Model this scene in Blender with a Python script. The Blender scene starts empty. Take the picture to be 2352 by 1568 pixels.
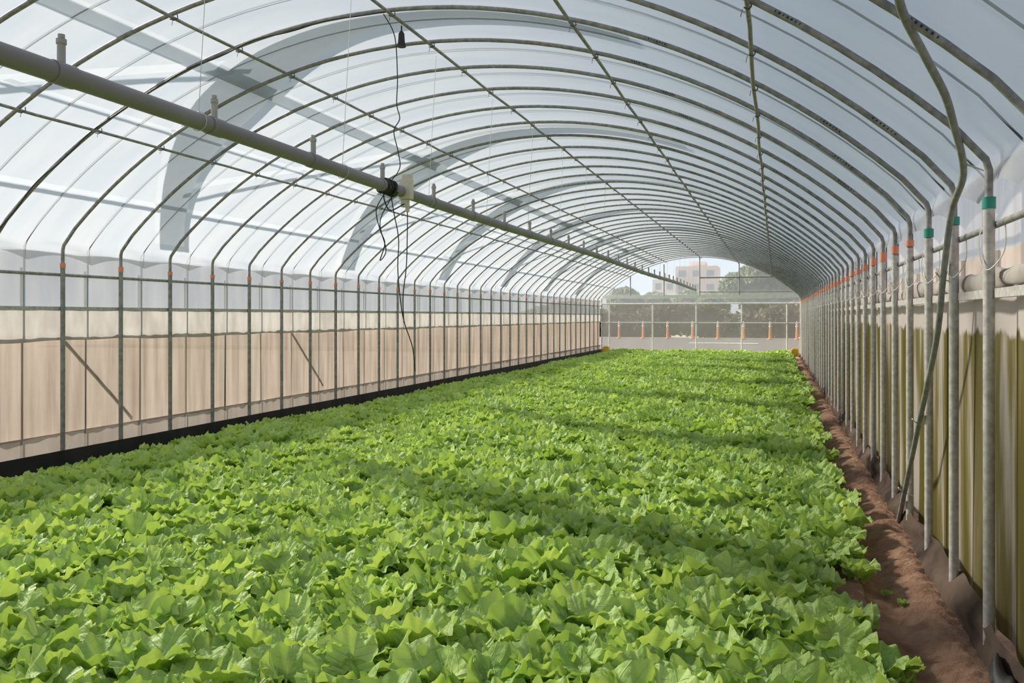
import bpy, math, random
import numpy as np
from mathutils import Vector
random.seed(7); rng=np.random.default_rng(7)
scene=bpy.context.scene
C=scene.collection
TH=math.radians(17.66)

# ---------------------------------------------------------------- helpers
def new_mat(name):
    m=bpy.data.materials.new(name); m.use_nodes=True
    nt=m.node_tree; nt.nodes.clear()
    out=nt.nodes.new('ShaderNodeOutputMaterial')
    return m,nt,out
def N(nt,t,**kw):
    n=nt.nodes.new(t)
    for k,v in kw.items():
        if k in n.inputs.keys(): n.inputs[k].default_value=v
        else: setattr(n,k,v)
    return n
def noise_col(nt,c1,c2,scale=5,detail=4,stretch=(1,1,1),lo=.35,hi=.65,coord='Object'):
    tc=N(nt,'ShaderNodeTexCoord'); mp=N(nt,'ShaderNodeMapping'); mp.inputs['Scale'].default_value=stretch
    nt.links.new(tc.outputs[coord],mp.inputs['Vector'])
    nz=N(nt,'ShaderNodeTexNoise'); nz.inputs['Scale'].default_value=scale; nz.inputs['Detail'].default_value=detail
    nt.links.new(mp.outputs[0],nz.inputs['Vector'])
    r=N(nt,'ShaderNodeValToRGB'); r.color_ramp.elements[0].position=lo; r.color_ramp.elements[1].position=hi
    r.color_ramp.elements[0].color=(*c1,1); r.color_ramp.elements[1].color=(*c2,1)
    nt.links.new(nz.outputs['Fac'],r.inputs['Fac'])
    return r.outputs['Color'],nz.outputs['Fac'],mp
def simple(name,c1,c2=None,rough=.6,metal=0,scale=8,stretch=(1,1,1),bump=0,bscale=None):
    m,nt,out=new_mat(name)
    if c2 is None: c2=tuple(min(1,x*1.15) for x in c1)
    col,fac,mp=noise_col(nt,c1,c2,scale,5,stretch)
    b=N(nt,'ShaderNodeBsdfPrincipled'); b.inputs['Roughness'].default_value=rough; b.inputs['Metallic'].default_value=metal
    nt.links.new(col,b.inputs['Base Color'])
    if bump:
        bp=N(nt,'ShaderNodeBump'); bp.inputs['Strength'].default_value=bump; bp.inputs['Distance'].default_value=.02
        src=fac
        if bscale:
            nz=N(nt,'ShaderNodeTexNoise'); nz.inputs['Scale'].default_value=bscale; nz.inputs['Detail'].default_value=6
            nt.links.new(mp.outputs[0],nz.inputs['Vector']); src=nz.outputs['Fac']
        nt.links.new(src,bp.inputs['Height']); nt.links.new(bp.outputs[0],b.inputs['Normal'])
    nt.links.new(b.outputs[0],out.inputs['Surface'])
    return m
def sheet(name,c1,c2,transp=.2,transl=.6,scale=2,stretch=(1,1,1),lo=.35,hi=.65,gloss=0.0,detail=5,tmul=1.0):
    """thin plastic / cloth: diffuse + translucent + straight-through; tmul scales the transmitted colour"""
    m,nt,out=new_mat(name)
    col,fac,mp=noise_col(nt,c1,c2,scale,detail,stretch,lo,hi)
    d=N(nt,'ShaderNodeBsdfDiffuse'); t=N(nt,'ShaderNodeBsdfTranslucent'); tr=N(nt,'ShaderNodeBsdfTransparent')
    nt.links.new(col,d.inputs['Color'])
    mu=N(nt,'ShaderNodeMix',data_type='RGBA'); mu.blend_type='MULTIPLY'; mu.inputs['Factor'].default_value=1
    nt.links.new(col,mu.inputs[6]); mu.inputs[7].default_value=(tmul,tmul,tmul,1)
    nt.links.new(mu.outputs[2],t.inputs['Color'])
    a=N(nt,'ShaderNodeMixShader'); a.inputs[0].default_value=transl
    nt.links.new(d.outputs[0],a.inputs[1]); nt.links.new(t.outputs[0],a.inputs[2])
    last=a
    if gloss:
        g=N(nt,'ShaderNodeBsdfGlossy'); g.inputs['Roughness'].default_value=.35
        a2=N(nt,'ShaderNodeMixShader'); a2.inputs[0].default_value=gloss
        nt.links.new(a.outputs[0],a2.inputs[1]); nt.links.new(g.outputs[0],a2.inputs[2]); last=a2
    b=N(nt,'ShaderNodeMixShader'); b.inputs[0].default_value=transp
    nt.links.new(last.outputs[0],b.inputs[1]); nt.links.new(tr.outputs[0],b.inputs[2])
    nt.links.new(b.outputs[0],out.inputs['Surface'])
    return m
def obj_from(name,verts,faces,mat,parent=None,smooth=False,uv=None):
    me=bpy.data.meshes.new(name); me.from_pydata([tuple(v) for v in verts],[],[tuple(f) for f in faces]); me.update()
    if mat: me.materials.append(mat)
    if smooth: me.polygons.foreach_set('use_smooth',[True]*len(me.polygons))
    o=bpy.data.objects.new(name,me); C.objects.link(o)
    if parent: o.parent=parent
    return o
def empty(name):
    e=bpy.data.objects.new(name,None); C.objects.link(e); return e
class Geo:
    def __init__(s): s.v=[]; s.f=[]
    def tube(s,pts,r,n=8,caps=True):
        pts=[Vector(p) for p in pts]; base=len(s.v); m=len(pts)
        up=None
        for i,p in enumerate(pts):
            a=pts[max(i-1,0)]; b=pts[min(i+1,m-1)]
            t=(b-a).normalized()
            if up is None:
                ref=Vector((0,0,1)) if abs(t.z)<.9 else Vector((1,0,0))
                up=(ref-t*ref.dot(t)).normalized()
            else: up=(up-t*up.dot(t)).normalized()
            sd=t.cross(up)
            rr=r[i] if isinstance(r,(list,tuple)) else r
            for k in range(n):
                an=2*math.pi*k/n
                s.v.append(p+up*math.cos(an)*rr+sd*math.sin(an)*rr)
        for i in range(m-1):
            for k in range(n):
                a=base+i*n+k; b=base+i*n+(k+1)%n
                s.f.append((a,b,b+n,a+n))
        if caps:
            s.f.append([base+k for k in range(n)][::-1]); s.f.append([base+(m-1)*n+k for k in range(n)])
    def box(s,c,d):
        b=len(s.v); x,y,z=c; dx,dy,dz=[k/2 for k in d]
        for sx in(-1,1):
            for sy in(-1,1):
                for sz in(-1,1): s.v.append((x+sx*dx,y+sy*dy,z+sz*dz))
        for f in [(0,1,3,2),(4,6,7,5),(0,4,5,1),(2,3,7,6),(0,2,6,4),(1,5,7,3)]: s.f.append([b+i for i in f])
    def obj(s,name,mat,parent=None,smooth=True):
        o=obj_from(name,s.v,s.f,mat,parent,smooth)
        if smooth:
            md=o.modifiers.new('es','EDGE_SPLIT'); md.split_angle=math.radians(50)
        return o
def grid(P):
    a,b,_=P.shape
    v=P.reshape(-1,3); idx=np.arange(a*b).reshape(a,b)
    f=np.stack([idx[:-1,:-1],idx[1:,:-1],idx[1:,1:],idx[:-1,1:]],-1).reshape(-1,4)
    return v.tolist(),f.tolist()

# ---------------------------------------------------------------- dims
XL,XR,XC=-6.547,.886,-2.83
S=.742; Y0=4.06; IMIN,IMAX=-9,38
YB=Y0+S*IMIN; YE=Y0+S*IMAX
ZB=2.2; R=5.2; ZC=3.76-R
def arcz(x,off=0): return ZC+math.sqrt(max((R+off)**2-(x-XC)**2,0))
HALF=(XR-XL)/2
AEND=math.asin(HALF/R)

# ---------------------------------------------------------------- materials
galv=simple('galvanized_steel',(.20,.195,.19),(.35,.34,.33),rough=.5,metal=.2,scale=25)
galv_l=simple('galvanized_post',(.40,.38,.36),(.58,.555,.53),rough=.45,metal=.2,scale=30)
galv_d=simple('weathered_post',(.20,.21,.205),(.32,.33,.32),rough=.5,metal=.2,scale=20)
white_steel=simple('white_painted_steel',(.62,.64,.64),(.75,.76,.75),rough=.5)
rope_m=simple('black_rope',(.07,.075,.08),(.11,.115,.12),rough=.8)
pvc=simple('grey_pvc',(.20,.185,.195),(.25,.235,.245),rough=.45,scale=6,stretch=(1,.3,1))
pvc_l=simple('grey_pvc_fitting',(.36,.35,.33),(.44,.43,.40),rough=.4)
blk=simple('black_plastic',(.008,.008,.008),(.02,.02,.02),rough=.6,scale=4,bump=.3)
blkc=simple('black_cable_rubber',(.01,.01,.01),(.02,.02,.02),rough=.5)
cream=simple('cream_plastic',(.62,.58,.45),(.72,.68,.55),rough=.4)
wire_m=simple('pale_wire',(.55,.55,.52),(.65,.65,.62),rough=.5)
otape=simple('orange_tape',(.72,.22,.12),(.80,.32,.2),rough=.5)
gtape=simple('green_tape',(.01,.22,.17),(.02,.30,.22),rough=.4)
film_m=sheet('polyethylene_film',(.75,.81,.92),(.87,.91,.98),transp=.215,transl=.68,scale=.8,stretch=(1,4,1),gloss=.02,tmul=.175)
net_m=sheet('insect_net',(.40,.41,.44),(.52,.53,.55),transp=.20,transl=.5,scale=1.2,stretch=(1,3,.6),tmul=.20)
netr_m=sheet('insect_net_dusty',(.36,.32,.30),(.50,.46,.43),transp=.30,transl=.3,scale=2.2,stretch=(1,3,.6))
white_skirt=sheet('white_skirt_film',(.66,.61,.58),(.86,.82,.79),transp=.02,transl=.6,scale=2,stretch=(1,3,1.2),tmul=.185)
beige=sheet('beige_curtain_cloth',(.50,.40,.33),(.73,.62,.54),transp=.03,transl=.6,scale=2.6,stretch=(1,4,.35),tmul=.165,lo=.32,hi=.66,detail=7)
greyband=sheet('grey_skirt_film',(.44,.37,.33),(.55,.48,.43),transp=.05,transl=.55,scale=2,stretch=(1,3,1),tmul=.14)
endnet=sheet('end_wall_net',(.42,.395,.39),(.52,.49,.49),transp=.42,transl=.4,scale=.7,tmul=.36)
endfilm=sheet('end_wall_clear_film',(.74,.78,.84),(.84,.87,.92),transp=.62,transl=.4,scale=.7,tmul=.38)
orange_p=simple('orange_plastic',(.85,.27,.07),(.9,.32,.09),rough=.4)
white_p=simple('reflective_white',(.8,.8,.78),rough=.4)
yellow_p=simple('yellow_block_paint',(.75,.45,.02),(.85,.52,.04),rough=.6)
bark=simple('bark',(.10,.07,.05),(.16,.12,.09),rough=.9)
caster_m=sheet('shadow_caster_sheet',(.60,.68,.80),(.68,.75,.84),transp=0,transl=.6,tmul=.34)  # added translucent sheet for shadow casters; bright underside hides them behind the film

# soil
soil,nt,out=new_mat('reddish_soil')
col,fac,mp=noise_col(nt,(.30,.155,.095),(.56,.34,.22),9,9,(1,1,1),.3,.7)
b=N(nt,'ShaderNodeBsdfPrincipled'); b.inputs['Roughness'].default_value=.95
nt.links.new(col,b.inputs['Base Color'])
nz=N(nt,'ShaderNodeTexNoise'); nz.inputs['Scale'].default_value=40; nz.inputs['Detail'].default_value=8; nz.inputs['Roughness'].default_value=.65
nt.links.new(mp.outputs[0],nz.inputs['Vector'])
bp=N(nt,'ShaderNodeBump'); bp.inputs['Strength'].default_value=1.0; bp.inputs['Distance'].default_value=.04
nt.links.new(nz.outputs['Fac'],bp.inputs['Height']); nt.links.new(bp.outputs[0],b.inputs['Normal'])
nt.links.new(b.outputs[0],out.inputs['Surface'])

def algae_mat():
    m,nt,out=new_mat('algae_stained_curtain')
    tc=N(nt,'ShaderNodeTexCoord'); sp=N(nt,'ShaderNodeSeparateXYZ'); nt.links.new(tc.outputs['Object'],sp.inputs[0])
    mp=N(nt,'ShaderNodeMapping'); mp.inputs['Scale'].default_value=(1,3.2,.35); nt.links.new(tc.outputs['Object'],mp.inputs[0])
    n1=N(nt,'ShaderNodeTexNoise'); n1.inputs['Scale'].default_value=1.0; n1.inputs['Detail'].default_value=7; n1.inputs['Roughness'].default_value=.5; nt.links.new(mp.outputs[0],n1.inputs['Vector'])
    ramp=N(nt,'ShaderNodeValToRGB'); e=ramp.color_ramp.elements
    e[0].position=.44; e[0].color=(.11,.095,.03,1); e[1].position=.59; e[1].color=(.38,.345,.30,1)
    q=e.new(.52); q.color=(.17,.15,.07,1)
    nt.links.new(n1.outputs['Fac'],ramp.inputs['Fac'])
    n2=N(nt,'ShaderNodeTexNoise'); n2.inputs['Scale'].default_value=3.0; nt.links.new(mp.outputs[0],n2.inputs['Vector'])
    ma=N(nt,'ShaderNodeMath',operation='MULTIPLY_ADD'); ma.inputs[1].default_value=.16; nt.links.new(n2.outputs['Fac'],ma.inputs[0]); nt.links.new(sp.outputs['Z'],ma.inputs[2])
    mr=N(nt,'ShaderNodeMapRange'); mr.inputs['From Min'].default_value=1.485; mr.inputs['From Max'].default_value=1.51
    nt.links.new(ma.outputs[0],mr.inputs['Value'])
    mx=N(nt,'ShaderNodeMix',data_type='RGBA'); nt.links.new(mr.outputs[0],mx.inputs['Factor'])
    nt.links.new(ramp.outputs['Color'],mx.inputs[6]); mx.inputs[7].default_value=(.48,.44,.41,1)
    d=N(nt,'ShaderNodeBsdfDiffuse'); t=N(nt,'ShaderNodeBsdfTranslucent'); a=N(nt,'ShaderNodeMixShader'); a.inputs[0].default_value=.3
    nt.links.new(mx.outputs[2],d.inputs['Color']); nt.links.new(mx.outputs[2],t.inputs['Color'])
    nt.links.new(d.outputs[0],a.inputs[1]); nt.links.new(t.outputs[0],a.inputs[2]); nt.links.new(a.outputs[0],out.inputs['Surface'])
    return m
algae=algae_mat()

def leaf_mat(name,dark,light,vein):
    m,nt,out=new_mat(name)
    uv=N(nt,'ShaderNodeUVMap'); uv.uv_map='UVMap'
    sp=N(nt,'ShaderNodeSeparateXYZ'); nt.links.new(uv.outputs[0],sp.inputs[0])
    def M(op,a,b=None,c=None,clamp=False):
        n=N(nt,'ShaderNodeMath',operation=op); n.use_clamp=clamp
        for i,x in enumerate((a,b,c)):
            if x is None: continue
            if isinstance(x,(int,float)): n.inputs[i].default_value=x
            else: nt.links.new(x,n.inputs[i])
        return n.outputs[0]
    vv=M('MULTIPLY',M('ABSOLUTE',M('SUBTRACT',sp.outputs['Y'],.5)),2)
    mid=M('SUBTRACT',1,M('MULTIPLY',vv,18),clamp=True)
    fr=M('FRACT',M('SUBTRACT',M('MULTIPLY',sp.outputs['X'],5),M('MULTIPLY',vv,1.7)))
    side=M('SUBTRACT',1,M('MULTIPLY',M('ABSOLUTE',M('SUBTRACT',fr,.5)),16),clamp=True)
    veins=M('MAXIMUM',mid,M('MULTIPLY',side,.55))
    oi=N(nt,'ShaderNodeObjectInfo'); at=N(nt,'ShaderNodeAttribute'); at.attribute_name='tone'
    tc=N(nt,'ShaderNodeTexCoord')
    nz=N(nt,'ShaderNodeTexNoise'); nz.inputs['Scale'].default_value=34; nt.links.new(tc.outputs['Object'],nz.inputs['Vector'])
    f=M('ADD',M('MULTIPLY',oi.outputs['Random'],.3),M('ADD',M('MULTIPLY',at.outputs['Fac'],.6),M('MULTIPLY',nz.outputs['Fac'],.2)),clamp=True)
    mx=N(nt,'ShaderNodeMix',data_type='RGBA'); nt.links.new(f,mx.inputs['Factor'])
    mx.inputs[6].default_value=(*dark,1); mx.inputs[7].default_value=(*light,1)
    mv=N(nt,'ShaderNodeMix',data_type='RGBA'); nt.links.new(M('MULTIPLY',veins,.45),mv.inputs['Factor'])
    nt.links.new(mx.outputs[2],mv.inputs[6]); mv.inputs[7].default_value=(*vein,1)
    bp=N(nt,'ShaderNodeBump'); bp.inputs['Strength'].default_value=.7; bp.inputs['Distance'].default_value=.008
    nt.links.new(M('SUBTRACT',M('MULTIPLY',nz.outputs['Fac'],2),veins),bp.inputs['Height'])
    p=N(nt,'ShaderNodeBsdfPrincipled'); p.inputs['Roughness'].default_value=.5; p.inputs['Specular IOR Level'].default_value=.2
    nt.links.new(mv.outputs[2],p.inputs['Base Color']); nt.links.new(bp.outputs[0],p.inputs['Normal'])
    t=N(nt,'ShaderNodeBsdfTranslucent')
    br=N(nt,'ShaderNodeMix',data_type='RGBA'); br.blend_type='MULTIPLY'; br.inputs['Factor'].default_value=1
    nt.links.new(mv.outputs[2],br.inputs[6]); br.inputs[7].default_value=(1.2,1.15,.6,1)
    nt.links.new(br.outputs[2],t.inputs['Color'])
    a=N(nt,'ShaderNodeMixShader'); a.inputs[0].default_value=.33
    nt.links.new(p.outputs[0],a.inputs[1]); nt.links.new(t.outputs[0],a.inputs[2]); nt.links.new(a.outputs[0],out.inputs['Surface'])
    return m
leafm=leaf_mat('lettuce_leaf',(.20,.38,.065),(.63,.80,.29),(.78,.88,.5))

# ---------------------------------------------------------------- ground
obj_from('ground',[(-90,-40,-.2),(90,-40,-.2),(90,260,-.2),(-90,260,-.2)],[(0,1,2,3)],
    simple('outside_ground',(.20,.18,.13),(.30,.28,.21),rough=.95,scale=.5))
xs=np.concatenate([np.linspace(XL-.25,-.2,40),np.linspace(-.15,1.25,90)]); ys=np.linspace(YB,YE+.2,1500)
X,Y=np.meshgrid(xs,ys,indexing='ij')
def wob(X,Y,seed,f):
    r=np.random.default_rng(seed); o=np.zeros_like(X)
    for k in range(12):
        a=r.uniform(-1,1,2)*f; p=r.uniform(0,6.28); o+=np.sin(a[0]*X+a[1]*Y+p)
    return o/12
Z=.015*wob(X,Y,1,14)+.025*wob(X,Y,2,55)+.016*wob(X,Y,3,110)
Z+=np.where(X>.45,0,.03)
Z-=.03*np.exp(-((X-.58)/.07)**2)
Z+=.04*np.exp(-((X-.76)/.10)**2)
v,f=grid(np.stack([X,Y,Z],-1)); obj_from('floor',v,f,soil,smooth=True)

# ---------------------------------------------------------------- frame
frame=empty('greenhouse_frame')
def arch_pts(y,off=0,n=40,drop=None):
    pts=[]
    a0=AEND
    for k in range(n+1):
        a=-a0+2*a0*k/n
        pts.append((XC+(R+off)*math.sin(a),y,ZC+(R+off)*math.cos(a)))
    return pts
zb=arch_pts(0)[0][2]
ga=Geo(); gp=Geo(); gpr=Geo(); ot=Geo(); gt=Geo(); lab=Geo()
for i in range(IMIN,IMAX+1):
    y=Y0+S*i
    ap=arch_pts(y)
    pl=[(XL-.0,y,1.9),(XL,y,zb-.06),(XL+.012,y,zb-.015)]+ap[1:-1]+[(XR-.012,y,zb-.015),(XR,y,zb-.06),(XR,y,1.9)]
    ga.tube(pl,.0165,8)
    gp.tube([(XL,y,-.02),(XL,y,1.97)],.022,10)
    gpr.tube([(XR,y,-.02),(XR,y,1.97)],.024,12)
    h=random.uniform(.03,.06)
    ot.tube([(XL,y,1.965),(XL,y,1.965+h)],.026,10)
    (gt if i in(0,1,2,-1,-2) else ot).tube([(XR,y,1.965+random.uniform(-.01,.02)),(XR,y,2.02+random.uniform(-.01,.03))],.0275,12)
    for x0 in (-.9,.25):
        xx=x0+random.uniform(-.25,.25)
        for k in range(7):
            x=xx+.018*k; w_=random.choice((.006,.010,.012))
            a=math.asin((x-XC)/R); 
            c=Vector((x,y-.0168,ZC+R*math.cos(a)-.001)); t=Vector((math.cos(a),0,-math.sin(a))); u=Vector((math.sin(a),0,math.cos(a)))
            b0=len(lab.v)
            for (p,q) in((-1,-1),(1,-1),(1,1),(-1,1)): lab.v.append(c+t*w_/2*p+u*.005*q)
            lab.f.append((b0,b0+1,b0+2,b0+3))
ga.obj('arches',galv,frame); gp.obj('posts_left',galv_d,frame); gpr.obj('posts_right',galv_l,frame)
ot.obj('orange_tapes',otape,frame); gt.obj('green_tapes',gtape,frame); lab.obj('stencil_marks',blkc,frame,False)
gu=Geo()
for x in(-.13,-1.33,-2.70,-4.02,-5.40):
    pts=[(x+.006*math.sin(k*1.7),YB+(YE-YB)*k/60,arcz(x,-.03)+.004*math.sin(k*2.3)) for k in range(61)]
    gu.tube(pts,.0125,8)
for x,zz in((XL-.035,1.90),(XR+.035,1.90)): gu.tube([(x,YB,zz),(x,YE,zz)],.016,8)
gu.obj('purlins',galv,frame)
gc=Geo()
for i in range(IMIN,IMAX+1):
    y=Y0+S*i
    for x in(-.13,-1.33,-2.70,-4.02,-5.40):
        z=arcz(x,-.03)
        gc.tube([(x-.012,y-.02,z-.016),(x+.012,y-.005,z-.022),(x+.022,y+.02,z+.0),(x+.014,y+.024,z+.028)],.004,5)
        gc.tube([(x-.02,y+.02,z-.01),(x-.028,y+.02,z-.045)],.0022,4)
gc.obj('purlin_clips',rope_m,frame)
gch=Geo()
gch.box((XL-.035,(YB+YE)/2,1.575),(.03,YE-YB,.035)); gch.box((XR+.03,(YB+YE)/2,1.60),(.03,YE-YB,.04))
gch.obj('lock_channels',galv_l,frame,False)
gb=Geo()
bp_=[(.36,2.5,2.70),(.385,2.9,2.655),(.42,3.2,2.60),(.555,3.52,2.49),(.66,3.75,2.40),(.735,3.97,2.31),(.80,4.16,2.22),(.835,4.33,2.14),(.84,4.61,2.02),(.84,4.82,1.72),(.84,5.02,1.37),(.84,5.6,.84),(.84,6.28,.22),(.84,6.5,.02)]
def smooth_pts(p,n=6):
    p=[Vector(q) for q in p]; o=[]
    for i in range(len(p)-1):
        p0=p[max(i-1,0)];p1=p[i];p2=p[i+1];p3=p[min(i+2,len(p)-1)]
        for k in range(n):
            t=k/n
            o.append(.5*((2*p1)+(p2-p0)*t+(2*p0-5*p1+4*p2-p3)*t*t+(3*p1-p0-3*p2+p3)*t**3))
    o.append(p[-1]); return o
gb.tube(smooth_pts(bp_),.016,10)
gb.obj('brace_pipe',galv_d,frame)
gw=Geo()
for i in range(-2,30):
    y=Y0+S*i; s=random.uniform(.8,1.2)
    gw.tube(smooth_pts([(XR+.03,y+.05,1.90+.03),(XR-.03,y+.03,1.86),(XR-.035,y-.01,1.74*1),(XR-.01,y-.05*s,1.70),(XR+.04,y-.09*s,1.78),(XR+.04,y-.10*s,1.92)]),.0028,5)
for (y,z) in((4.82,1.70),(5.6,.84),(6.2,.30),(4.2,2.19)):
    for k in range(3): gw.tube([(.80+.0,y-.03+.01*k,z+.03),(.83,y+.0+.01*k,z+.0),(.90,y+.02,z-.03)],.003,5)
gw.obj('tie_wires',wire_m,frame)

# ---------------------------------------------------------------- roof film
ny=(IMAX-IMIN)*10+1; ys=np.linspace(YB,YE,ny)
tt=(ys-Y0)/S
nA=56; off=.026
P=np.zeros((nA+1+8,ny,3))
scal=np.abs(np.cos(np.pi*(tt)))
lowz=2.025+.07*scal+.015*np.sin(tt*1.3)
for j in range(ny):
    sag=-.010*(1-scal[j]**.5)+.012
    rr=R+off+sag*0.6
    ang=np.linspace(-AEND,AEND,nA+1)
    arc=np.stack([XC+rr*np.sin(ang),np.full(nA+1,ys[j]),ZC+rr*np.cos(ang)],-1)
    zt=arc[0,2]
    L=[(XL-.03-.012*math.sin(tt[j]*5+k),ys[j],lowz[j]+(zt-.02-lowz[j])*k/3) for k in range(4)]
    Rr=[(XR+.03+.012*math.sin(tt[j]*5+k),ys[j],lowz[j]+(zt-.02-lowz[j])*k/3) for k in range(3,-1,-1)]
    P[:,j,:]=np.array(L+arc.tolist()+Rr)
P[4:-4,:,2]+=.003*np.sin(P[4:-4,:,1]*31+P[4:-4,:,0]*5)
v,f=grid(P); obj_from('ceiling',v,f,film_m,smooth=True)
bv=[(x,YB,z) for x,_,z in arch_pts(YB)]+[(XR,YB,0),(XL,YB,0)]
obj_from('wall_back',bv,[list(range(len(bv)))],film_m)

gr=Geo()
for i in range(IMIN,IMAX):
    y=Y0+S*(i+.5)
    pl=[(XL-.07,y,1.58)]+[(XL-.07,y,2.15)]+arch_pts(y,.045)[1:-1]+[(XR+.07,y,2.15),(XR+.07,y,1.6)]
    gr.tube(pl,.0055,5)
    gr.tube([(XL-.10,y,0),(XL-.10,y,1.95)],.011,6)
gr.tube([(XL-.12,6.40,1.28),(XL-.12,7.28,.44)],.016,6)
gr.tube([(XL-.12,10.40,1.28),(XL-.12,11.28,.44)],.016,6)
gr.obj('film_ropes',rope_m,empty('film_tie_down_ropes'))

# ---------------------------------------------------------------- side walls
def curtain(name,x0,z0,z1,amp,mat,seed,step=.035,rows=8,ragged=0,parent=None,y0=YB,y1=YE,freq=1):
    r=np.random.default_rng(seed)
    ys=np.arange(y0,y1,step); zs=np.linspace(0,1,rows)
    Yg,Tg=np.meshgrid(ys,zs,indexing='ij')
    w=np.zeros_like(Yg)
    for k in range(9):
        fq=r.uniform(4,38)*freq; ph=r.uniform(0,6.28); w+=np.sin(fq*Yg+ph+.8*Tg*math.sin(k))*r.uniform(.4,1)
    w/=5
    bot=z0+ragged*np.sin(Yg*2.1)+ragged*.6*np.sin(Yg*7.3)
    Zg=bot+(z1-bot)*Tg
    Xg=x0+amp*w*(1.1-.7*Tg)
    v,f=grid(np.stack([Xg,Yg,Zg],-1)); return obj_from(name,v,f,mat,parent,smooth=True)
wl=empty('wall_left')
curtain('insect_net',XL-.05,1.56,2.12,.006,net_m,1,parent=wl)
curtain('white_skirt',XL-.045,1.26,1.58,.014,white_skirt,2,ragged=.008,parent=wl)
curtain('beige_curtain',XL-.080,.35,1.32,.038,beige,3,ragged=.008,parent=wl)
curtain('grey_skirt',XL-.045,-.1,.37,.010,greyband,4,parent=wl)
curtain('black_ground_strip',XL+.04,-.02,.215,.012,blk,5,ragged=0,parent=wl)
wr=empty('wall_right')
curtain('insect_net',XR+.12,1.60,2.22,.006,netr_m,6,parent=wr)
curtain('stained_curtain',XR+.10,.05,1.62,.045,algae,8,rows=10,step=.025,parent=wr,freq=.6)
brown_pl=sheet('dusty_dark_plastic',(.045,.035,.03),(.12,.09,.07),transp=0,transl=0,scale=3)
ys=np.arange(YB,YE,.05); rows=7
Pp=np.zeros((len(ys),rows,3))
for j in range(rows):
    t=j/(rows-1)
    Pp[:,j,0]=.825+.045*t+.03*t*t+.014*np.sin(ys*3+j)+.009*np.sin(ys*11+2*j)
    Pp[:,j,1]=ys
    Pp[:,j,2]=-.03+.20*t+.02*np.sin(ys*1.7)*t+.012*np.sin(ys*6.1)*t
v,f=grid(Pp); obj_from('plastic_ground_strip',v,f,brown_pl,wr,smooth=True)
ys=np.arange(YB,YE,.03); th=np.linspace(0,2*math.pi,19)
A,B=np.meshgrid(ys,th,indexing='ij')
rr=.040+.010*np.sin(A*3.1)+.006*np.sin(A*9.7+2*B)+.004*np.sin(A*23+3*B)
v,f=grid(np.stack([XR+.075+rr*np.cos(B)*.7,A,1.67+.010*np.sin(A*2.3)+rr*np.sin(B)*1.15],-1))
obj_from('bunched_film',v,f,sheet('bunched_plastic',(.40,.37,.34),(.58,.54,.50),transp=.0,transl=.3,scale=5,stretch=(1,1,1)),wr,smooth=True)
cp=Geo()
ys=np.linspace(2.6,3.9,60); th=np.linspace(0,math.pi,16)
A,B=np.meshgrid(ys,th,indexing='ij')
env=np.sin((A-2.6)/1.3*math.pi)**.5
rr=(.055+.025*np.sin(A*9+B*3)+.015*np.sin(A*23+B*5))*env
v,f=grid(np.stack([.79+.07+rr*np.cos(B)*1.1,A,.04+rr*np.sin(B)*2.1],-1)); obj_from('crumpled_sheet',v,f,blk,wr,smooth=True)

# ---------------------------------------------------------------- end wall
we=empty('wall_end')
zc=1.97
v=[(XL,YE+.02,0),(XR,YE+.02,0),(XR,YE+.02,zc),(XL,YE+.02,zc)]
obj_from('lower_net',v,[(0,1,2,3)],endnet,we)
av=[(x,YE+.02,z) for x,_,z in arch_pts(YE)]+[(XR,YE+.02,zc),(XL,YE+.02,zc)]
obj_from('upper_film',av,[list(range(len(av)))],endfilm,we)
ge=Geo()
for x in(-6.23,-4.53,-2.87,-1.2,.41): ge.tube([(x,YE-.03,0),(x,YE-.03,2.0)],.024,8)
ge.tube([(XL,YE-.03,1.98),(XR,YE-.03,1.98)],.022,8)
ge.tube([(XL,YE-.03,1.25),(XR,YE-.03,1.25)],.016,8)
ge.obj('white_frame',white_steel,we)
ge=Geo(); ge.box(((XL+XR)/2,YE-.03,2.26),(XR-XL-.1,.03,.12)); ge.obj('header_board',simple('header_cloth',(.8,.8,.78),(.88,.88,.86)),we,False)
ge=Geo()
ge.tube([(-2.75,YE-.03,2.97),(.05,YE-.03,2.97)],.03,8)
for x,z1 in((-2.75,3.75),(-1.3,3.5),(-4.1,3.5),(-5.4,3.05)): ge.tube([(x,YE-.03,2.3),(x,YE-.03,z1)],.022,8)
ge.tube([(-2.75,YE-.03,2.42),(XR-.3,YE-.03,2.42)],.02,8)
ge.obj('upper_frame',galv,we)
for x in(-6.3,.68):
    k=Geo(); k.box((x,YE-.35,.15),(.24,.24,.29)); k.box((x,YE-.35,.31),(.16,.16,.04)); k.obj('yellow_base_block',yellow_p,None,False)

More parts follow.
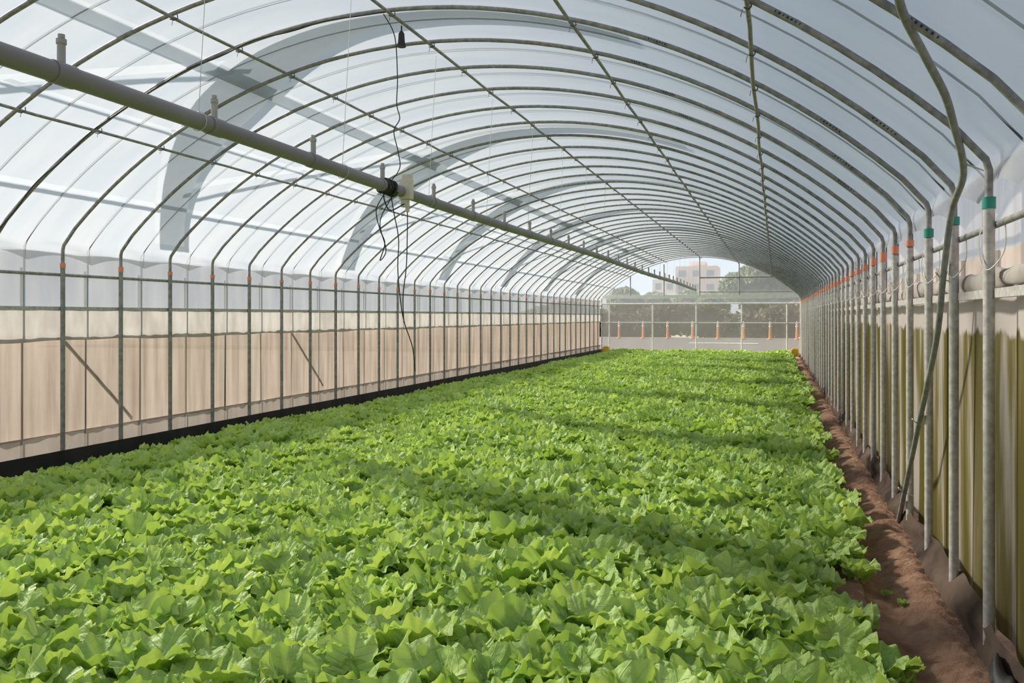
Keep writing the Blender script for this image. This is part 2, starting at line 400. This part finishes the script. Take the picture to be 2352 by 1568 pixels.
# ---------------------------------------------------------------- irrigation pipe
ip=empty('irrigation_pipe')
gz=2.495
def pipez(y): return gz+.012*math.sin(y*.55+.4)
q=Geo(); q.tube([(XC,YB+.3+k*.4,pipez(YB+.3+k*.4)) for k in range(int((YE-YB-.5)/.4))],.044,20); q.obj('main_pipe',pvc,ip)
q=Geo(); q2=Geo()
for k in range(-3,30):
    y=2.71+.984*k
    if y>YE-.4: break
    z=pipez(y)
    q2.tube([(XC,y,z),(XC,y,z+.125)],.017,12); q2.tube([(XC,y,z+.125),(XC,y,z+.145)],.021,12); q2.tube([(XC,y,z+.148),(XC,y,z+.165)],.014,10)
    q.tube([(XC,y-.05,pipez(y-.05)),(XC,y+.06,pipez(y+.06))],.0485,20)
q.obj('couplings',pvc,ip); q2.obj('riser_stubs',pvc_l,ip)
q=Geo()
for k in range(-3,19):
    y=3.57+1.484*k; q.tube([(XC,y,pipez(y)+.04),(XC+.06,y+.02,arcz(XC)-.03)],.0022,4)
    q.tube([(XC+.05*math.sin(a),y,pipez(y)+.05*math.cos(a)) for a in np.linspace(0,6.28,13)],.002,4)
q.obj('hanger_wires',wire_m,ip)
q=Geo(); bz=pipez(6.04)
q.box((XC+.03,6.02,bz+.02),(.10,.07,.16)); q.box((XC+.04,6.02,bz+.115),(.07,.06,.05)); q.box((XC+.02,6.02,bz-.09),(.06,.05,.06))
q.tube([(XC+.04,6.02,bz-.11),(XC+.04,6.02,bz-.16)],.018,10)
o=q.obj('valve_box',cream,ip,False); bv_=o.modifiers.new('b','BEVEL'); bv_.width=.008; bv_.segments=2
q=Geo(); pts=[]
for k in range(0,160):
    a=k*.55; pts.append((XC+(.052+.008*math.sin(k*.37))*math.cos(a),5.66+.0011*k+.012*math.sin(k*.5),bz+(.054+.008*math.sin(k*.29))*math.sin(a)))
q.tube(pts,.006,6)
cab=lambda p,r=.006: q.tube(smooth_pts(p,8),r,6)
cab([(XC,5.8,bz+.05),(XC+.03,5.9,2.66),(XC+.0,5.93,2.80),(XC-.02,5.90,2.95),(XC+.02,5.92,3.05),(XC-.0,5.91,3.16),(XC+.01,5.9,3.35),(XC,5.9,3.6),(XC+.02,5.80,3.70),(XC+.06,5.56,3.74)],.004)
cab([(XC,5.72,bz-.04),(XC-.02,5.60,2.30),(XC-.0,5.62,2.15),(XC+.02,5.66,2.05),(XC,5.62,1.92),(XC+.03,5.66,2.0),(XC+.01,5.60,2.2),(XC+.02,5.74,2.38),(XC,5.85,bz-.04)],.004)
cab([(XC,5.80,bz-.04),(XC,5.86,2.30),(XC+.02,5.90,2.1),(XC,5.93,1.85),(XC,6.02,1.5),(XC+.02,6.16,1.25),(XC+.0,6.25,1.05)],.0045)
cab([(XC+.04,6.02,bz-.15),(XC+.04,6.02,2.2),(XC+.04,6.0,1.9),(XC+.02,5.98,1.65),(XC,6.04,1.45)],.0045)
cab([(XC+.03,5.98,bz-.1),(XC-.04,5.88,bz-.16),(XC-.05,5.8,bz-.1),(XC-.03,5.74,bz-.04)],.005)
q.obj('black_cables',blkc,ip)
q=Geo(); q.tube([(-2.70,5.72,3.70),(-2.70,5.72,3.66)],.006,6); q.tube([(-2.70,5.72,3.66),(-2.70,5.72,3.64),(-2.70,5.72,3.58),(-2.70,5.72,3.56)],[.010,.022,.026,.030],12)
q.tube([(-2.70,5.72,3.56),(-2.70,5.72,3.54)],.034,12); q.obj('cable_plug',blkc,ip)
y=Y0+S*2-.03; q=Geo(); q.tube([(XC+(R-.02)*math.sin(a)+0*a,y+.012*math.sin(a*40),ZC+(R-.025+.006*math.sin(a*55))*math.cos(a)) for a in np.linspace(-AEND*.98,.02,60)],.006,5)
q.obj('arch_cable',blkc,frame)

# ---------------------------------------------------------------- shadow casters (strips added outside the film, shaped to cast an inferred frame's shadows)
L=Vector((1,-.40,-.74)).normalized()
of=empty('shadow_casters')
ctr=[(-6.55,7.85,2.2,.48),(-6.2,7.45,2.55,.48),(-5.7,7.0,2.92,.58),(-5.2,6.7,3.18,.78),(-4.7,6.46,3.42,.90),(-4.0,6.15,3.62,.72),(-3.2,5.92,3.75,.45),(-2.3,5.86,3.74,.32),(-1.5,5.86,3.6,.26),(-.9,5.88,3.40,.20)]
cs=smooth_pts([(a,b,d) for a,b,c,d in ctr],4)
verts=[];faces=[]
for rep in range(-2,6):
    b0=len(verts)
    for p3 in cs:
        x,y,w=p3
        p=Vector((x,y+rep*4.0,arcz(max(x,-6.54),.03)))-L*.13
        verts.append(p+Vector((0,-w/2,0))); verts.append(p+Vector((0,w/2,0)))
    for k in range(len(cs)-1):
        a=b0+2*k; faces.append((a,a+1,a+3,a+2))
obj_from('rib_shadow_casters',verts,faces,caster_m,of,smooth=True)
verts=[];faces=[]
def strip(a,b,w):
    a=Vector(a);b=Vector(b); t=(b-a).normalized(); s=t.cross(L).normalized()*w/2; k=len(verts)
    verts.extend([a-s,b-s,b+s,a+s]); faces.append((k,k+1,k+2,k+3))
for x,w in((-4.45,.13),(-6.15,.05),(-5.3,.03)):
    p=Vector((x,0,arcz(x,.03)))-L*.13
    strip((p.x,YB,p.z),(p.x,YE,p.z),w)
for rep in range(-1,6):
    a=Vector((-6.0,3.4+rep*4,arcz(-6.0,.03)))-L*.3; b_=Vector((-4.3,6.2+rep*4,arcz(-4.3,.03)))-L*.3
    strip(a,b_,.07)
obj_from('strip_shadow_casters',verts,faces,caster_m,of)

# ---------------------------------------------------------------- lettuce
pc=bpy.data.collections.new('lettuce_variants')
def make_plant(i):
    r=np.random.default_rng(100+i)
    V=[];F=[];UV=[];T=[]
    nl=r.integers(5,8)
    for l in range(nl):
        q=l/(nl-1)
        az=l*2.399+r.uniform(-.35,.35)
        Lp=r.uniform(.055,.08)*(1+.25*q); Lb=r.uniform(.12,.155)*(1-.25*q)
        Wd=r.uniform(.080,.098)*(1-.22*q)
        phi0=math.radians(r.uniform(22,36)*(1-q)+r.uniform(3,12)*q)
        phi1=math.radians(r.uniform(62,110)*(1-q)+r.uniform(40,75)*q)
        nr,na=9,60
        ph=r.uniform(0,6.28,10); roll=r.uniform(-.25,.25); tone=r.uniform(0,1)
        cup=r.uniform(.0,1.0); fr_=r.uniform(3.2,4.6)
        b0=len(V); tot=Lp+Lb
        ss=np.linspace(0,tot*1.25,60); an=phi0+(phi1-phi0)*np.clip(ss/tot,0,1.25)**1.15
        cr=np.concatenate([[0],np.cumsum(np.sin(an[1:])*np.diff(ss))]); cz=np.concatenate([[0],np.cumsum(np.cos(an[1:])*np.diff(ss))])
        def place(s,w,up):
            a=np.interp(s,ss,an); x0=np.interp(s,ss,cr); z0=np.interp(s,ss,cz)
            w2=w*math.cos(roll)-up*math.sin(roll); u2=w*math.sin(roll)+up*math.cos(roll)
            rad=x0-math.cos(a)*u2; z=z0+math.sin(a)*u2
            return (rad*math.cos(az)-w2*math.sin(az), rad*math.sin(az)+w2*math.cos(az), z)
        for k in range(4):
            s=Lp*k/3*1.02
            for w in(-.005,0,.005):
                V.append(place(s,w,.0 if w else -.002)); UV.append((0,.5)); T.append(tone*.7+.3*q)
        for k in range(3):
            for j in range(2):
                a=b0+k*3+j; F.append((a,a+1,a+4,a+3))
        b1=len(V)
        for ir in range(nr+1):
            rr=(ir/nr)**.8
            for ia in range(na+1):
                A=(-1+2*ia/na)*math.radians(132)
                rim=Lb*(.62+.38*math.cos(min(abs(A),1.7)*.95))
                if abs(A)>1.7: rim*=1-(abs(A)-1.7)*.3
                lob=.93+.10*abs(math.sin(A*2.6+ph[0]))**.6+.055*abs(math.sin(A*7.3+ph[1]))+.02*math.sin(A*3+ph[2])
                d=rr*rim*(1+(lob-1)*rr**2)
                s=Lp+d*math.cos(A); w=d*math.sin(A)*(Wd/(Lb*.58))
                ruf=rr**3*(.013*math.sin(fr_*A+ph[3])+.013*math.sin(fr_*2.3*A+ph[4])+.008*math.sin(fr_*4.7*A+ph[5]))
                ruf+=.005*math.sin(rr*6+ph[6])*math.sin(A*4+ph[7])*rr
                up=cup*w*w/max(Wd,.01)*.5+ruf
                V.append(place(max(s,0),w,up)); T.append(tone*.7+.3*q)
                UV.append((rr*math.cos(A)*.9+.05,.5+.5*rr*math.sin(A)))
        for ir in range(nr):
            for ia in range(na):
                a=b1+ir*(na+1)+ia; F.append((a,a+1,a+na+2,a+na+1))
    me=bpy.data.meshes.new('lettuce_plant'); me.from_pydata(V,[],F); me.update()
    me.polygons.foreach_set('use_smooth',[True]*len(F))
    uvl=me.uv_layers.new(name='UVMap'); li=np.zeros(len(me.loops),dtype=np.int32); me.loops.foreach_get('vertex_index',li)
    uvl.data.foreach_set('uv',np.array(UV,dtype=np.float32)[li].ravel())
    at=me.attributes.new('tone','FLOAT','POINT'); at.data.foreach_set('value',np.array(T,dtype=np.float32))
    me.materials.append(leafm)
    o=bpy.data.objects.new('lettuce_plant',me); pc.objects.link(o)
NV=16
for i in range(NV): make_plant(i)
pts=[];rot=[];scl=[];idx=[]
sp=.20
y=.35; row=0
while y<YE-.25:
    xedge=.43+.05*math.sin(y*1.3)+.04*math.sin(y*3.7+1)
    if 4.3<y<4.9: xedge-=.16
    x=XL+.36+(row%2)*sp/2
    while x<xedge:
        px=x+rng.uniform(-.05,.05); py=y+rng.uniform(-.05,.05)
        pts.append((px,py,.02)); rot.append((rng.uniform(-.18,.18),rng.uniform(-.18,.18),rng.uniform(0,6.28)))
        s_=rng.uniform(.90,1.36)
        s_*=1+.10*math.sin(px*1.9+py*.8)+.05*math.sin(px*5+py*3)
        if px<XL+1.1: s_*=.62+.38*max(0,(px-XL-.3)/.8)
        scl.append(s_); idx.append(int(rng.integers(0,NV)))
        x+=sp
    y+=sp*.88; row+=1
for k in range(14):
    pts.append((rng.uniform(.5,.72),rng.uniform(2.2,14),-.01)); rot.append((0,0,rng.uniform(0,6))); scl.append(rng.uniform(.12,.3)); idx.append(int(rng.integers(0,NV)))
me=bpy.data.meshes.new('lettuce_bed'); me.from_pydata(pts,[],[]); 
a=me.attributes.new('rot','FLOAT_VECTOR','POINT'); a.data.foreach_set('vector',np.array(rot,dtype=np.float32).ravel())
a=me.attributes.new('scl','FLOAT','POINT'); a.data.foreach_set('value',np.array(scl,dtype=np.float32))
a=me.attributes.new('vidx','INT','POINT'); a.data.foreach_set('value',np.array(idx,dtype=np.int32))
lb=bpy.data.objects.new('lettuce_bed',me); C.objects.link(lb)
ng=bpy.data.node_groups.new('scatter','GeometryNodeTree')
ng.interface.new_socket('Geometry',in_out='INPUT',socket_type='NodeSocketGeometry'); ng.interface.new_socket('Geometry',in_out='OUTPUT',socket_type='NodeSocketGeometry')
gi=ng.nodes.new('NodeGroupInput'); go=ng.nodes.new('NodeGroupOutput')
iop=ng.nodes.new('GeometryNodeInstanceOnPoints'); ci=ng.nodes.new('GeometryNodeCollectionInfo')
ci.inputs['Collection'].default_value=pc; ci.inputs['Separate Children'].default_value=True; ci.inputs['Reset Children'].default_value=True
def NA(n,t):
    k=ng.nodes.new('GeometryNodeInputNamedAttribute'); k.data_type=t; k.inputs['Name'].default_value=n; return [o for o in k.outputs if o.enabled][0]
e2r=ng.nodes.new('FunctionNodeEulerToRotation')
ng.links.new(NA('rot','FLOAT_VECTOR'),e2r.inputs[0]); ng.links.new(e2r.outputs[0],iop.inputs['Rotation'])
ng.links.new(NA('scl','FLOAT'),iop.inputs['Scale']); ng.links.new(NA('vidx','INT'),iop.inputs['Instance Index'])
iop.inputs['Pick Instance'].default_value=True
ng.links.new(gi.outputs[0],iop.inputs['Points']); ng.links.new(ci.outputs[0],iop.inputs['Instance']); ng.links.new(iop.outputs[0],go.inputs[0])
md=lb.modifiers.new('scatter','NODES'); md.node_group=ng

# ---------------------------------------------------------------- outside world beyond the end wall
rd=obj_from('road',[(-40,36,-.01),(40,36,-.01),(40,60,-.01),(-40,60,-.01)],[(0,1,2,3)],simple('asphalt',(.045,.042,.04),(.07,.066,.06),rough=.9,scale=3))
obj_from('road_marking',[(-4.6,47,.01),(-.9,47,.01),(-.9,47.5,.01),(-4.6,47.5,.01)],[(0,1,2,3)],white_p)
for k in range(9):
    x=-11.8+1.64*k; e=empty('traffic_bollard')
    q=Geo(); q.tube([(x,56,0),(x,56,.05)],.17,14); q.tube([(x,56,.05),(x,56,.5),(x,56,1.12),(x,56,1.17)],[.09,.075,.055,.03],14); q.obj('post',orange_p,e)
    q=Geo(); q.tube([(x,56,.80),(x,56,.90)],.08,14); q.tube([(x,56,.98),(x,56,1.05)],.07,14); q.obj('bands',white_p,e)
def leafmass(name,blobs,n,size,mat,trunks=()):
    r=np.random.default_rng(len(name)*31+int(abs(blobs[0][0])*10))
    V=[];F=[]
    tot=sum(b[3]**2 for b in blobs)
    for (x,y,z,rad) in blobs:
        m=int(n*rad**2/tot)
        d=r.normal(size=(m,3)); d/=np.linalg.norm(d,axis=1)[:,None]; d*= (r.uniform(.65,1,size=(m,1)))*rad
        d[:,2]*=.85
        for p in d+np.array([x,y,z]):
            a=r.normal(size=3); a/=np.linalg.norm(a); b=np.cross(a,r.normal(size=3)); b/=np.linalg.norm(b)
            s=size*r.uniform(.6,1.3); k=len(V)
            V+= [p-a*s,p+b*s*.5,p+a*s,p-b*s*.5]; F.append((k,k+1,k+2,k+3))
    e=empty(name); o=obj_from('foliage',V,F,mat,e)
    if trunks:
        q=Geo()
        for t in trunks: q.tube([(t[0],t[1],0),(t[0]+.1,t[1],t[2]*.5),(t[0],t[1],t[2])],[.22,.16,.08],8)
        q.obj('trunk',bark,e)
tree_m=sheet('tree_foliage',(.14,.17,.09),(.27,.31,.19),transp=0,transl=.4,scale=1.5,tmul=.6)
hedge_m=sheet('hedge_foliage',(.10,.105,.06),(.20,.18,.12),transp=0,transl=.3,scale=1,tmul=.6)
leafmass('hedge',[(x,63+.5*math.sin(x),.9+.5*math.sin(x*.7),1.6) for x in np.arange(-20,12,1.2)],30000,.2,hedge_m)
leafmass('tree',[(-1.5,75,4.6,1.9),(-3.2,75,4.0,1.6),(.6,75,4.2,1.8),(-1,75,3.0,2.2),(2.4,75,3.6,1.7)],14000,.22,tree_m,[(-1,75,4)])
leafmass('tree',[(-14,80,2.9,1.7),(-11,80,2.5,1.6),(-8,82,2.7,1.6),(-5.6,80,2.5,1.6)],12000,.22,tree_m,[(-11,80,3),(-7,80,3)])
def building(name,x,y,w,h,d,c):  # distance haze is put into the pale wall colours
    e=empty(name); q=Geo(); q.box((x,y,h/2),(w,d,h)); q.box((x,y,h+.4),(w*.4,d*.5,.8+h*.05)); q.obj('body',simple('haze_paled_render',c,tuple(min(1,k*1.05) for k in c),rough=.9),e,False)
    q=Geo(); n=max(2,int(w/2.5)); m=max(1,int(h/3))
    for a in range(n):
        for b_ in range(m): q.box((x-w/2+(a+.5)*w/n,y-d/2-.02,1.8+b_*h/m*.97),(w/n*.5,.1,1.3))
    q.obj('windows',simple('window_glass',(.30,.30,.34),(.36,.38,.40),rough=.3),e,False)
building('apartment_building',-16.5,190,9,12.5,10,(.66,.54,.49))
building('apartment_building',-23,185,5,9.5,8,(.62,.58,.55))
building('low_building',-24,120,7,5.2,8,(.70,.70,.69))
nb=empty('neighbour_wall'); q=Geo(); q.box((3.0,14,1.2),(.15,44,2.4))
for k in range(20): q.box((2.9,-7+2.2*k,1.2),(.08,.08,2.4))
q.obj('panel',simple('neighbour_cladding',(.14,.11,.09),(.22,.18,.15),rough=.9,scale=1),nb,False)

# ---------------------------------------------------------------- light
sun=bpy.data.lights.new('sun','SUN'); sun.energy=24.0; sun.angle=math.radians(6.5); sun.color=(1,.92,.80)
so=bpy.data.objects.new('sun',sun); C.objects.link(so); so.rotation_euler=L.to_track_quat('-Z','Y').to_euler(); so.location=(-20,10,20)
w=bpy.data.worlds.new('sky'); scene.world=w; w.use_nodes=True; nt=w.node_tree; nt.nodes.clear()
tc=N(nt,'ShaderNodeTexCoord'); sp_=N(nt,'ShaderNodeSeparateXYZ'); nt.links.new(tc.outputs['Generated'],sp_.inputs[0])
cr=N(nt,'ShaderNodeValToRGB'); e=cr.color_ramp.elements; e[0].position=.0; e[0].color=(.80,.88,.96,1); e[1].position=.6; e[1].color=(.55,.70,.93,1)
nt.links.new(sp_.outputs['Z'],cr.inputs['Fac'])
bg=N(nt,'ShaderNodeBackground'); bg.inputs['Strength'].default_value=1.25; wo=N(nt,'ShaderNodeOutputWorld')
nt.links.new(cr.outputs[0],bg.inputs[0]); nt.links.new(bg.outputs[0],wo.inputs[0])
scene.view_settings.view_transform='Standard'

# ---------------------------------------------------------------- camera
cd=bpy.data.cameras.new('camera'); cd.sensor_width=36; cd.lens=1900/2352*36; cd.shift_y=-58/2352; cd.clip_start=.05; cd.clip_end=600
co=bpy.data.objects.new('camera',cd); C.objects.link(co); co.location=(0,0,1.5); co.rotation_euler=(math.pi/2,0,TH)
scene.camera=co
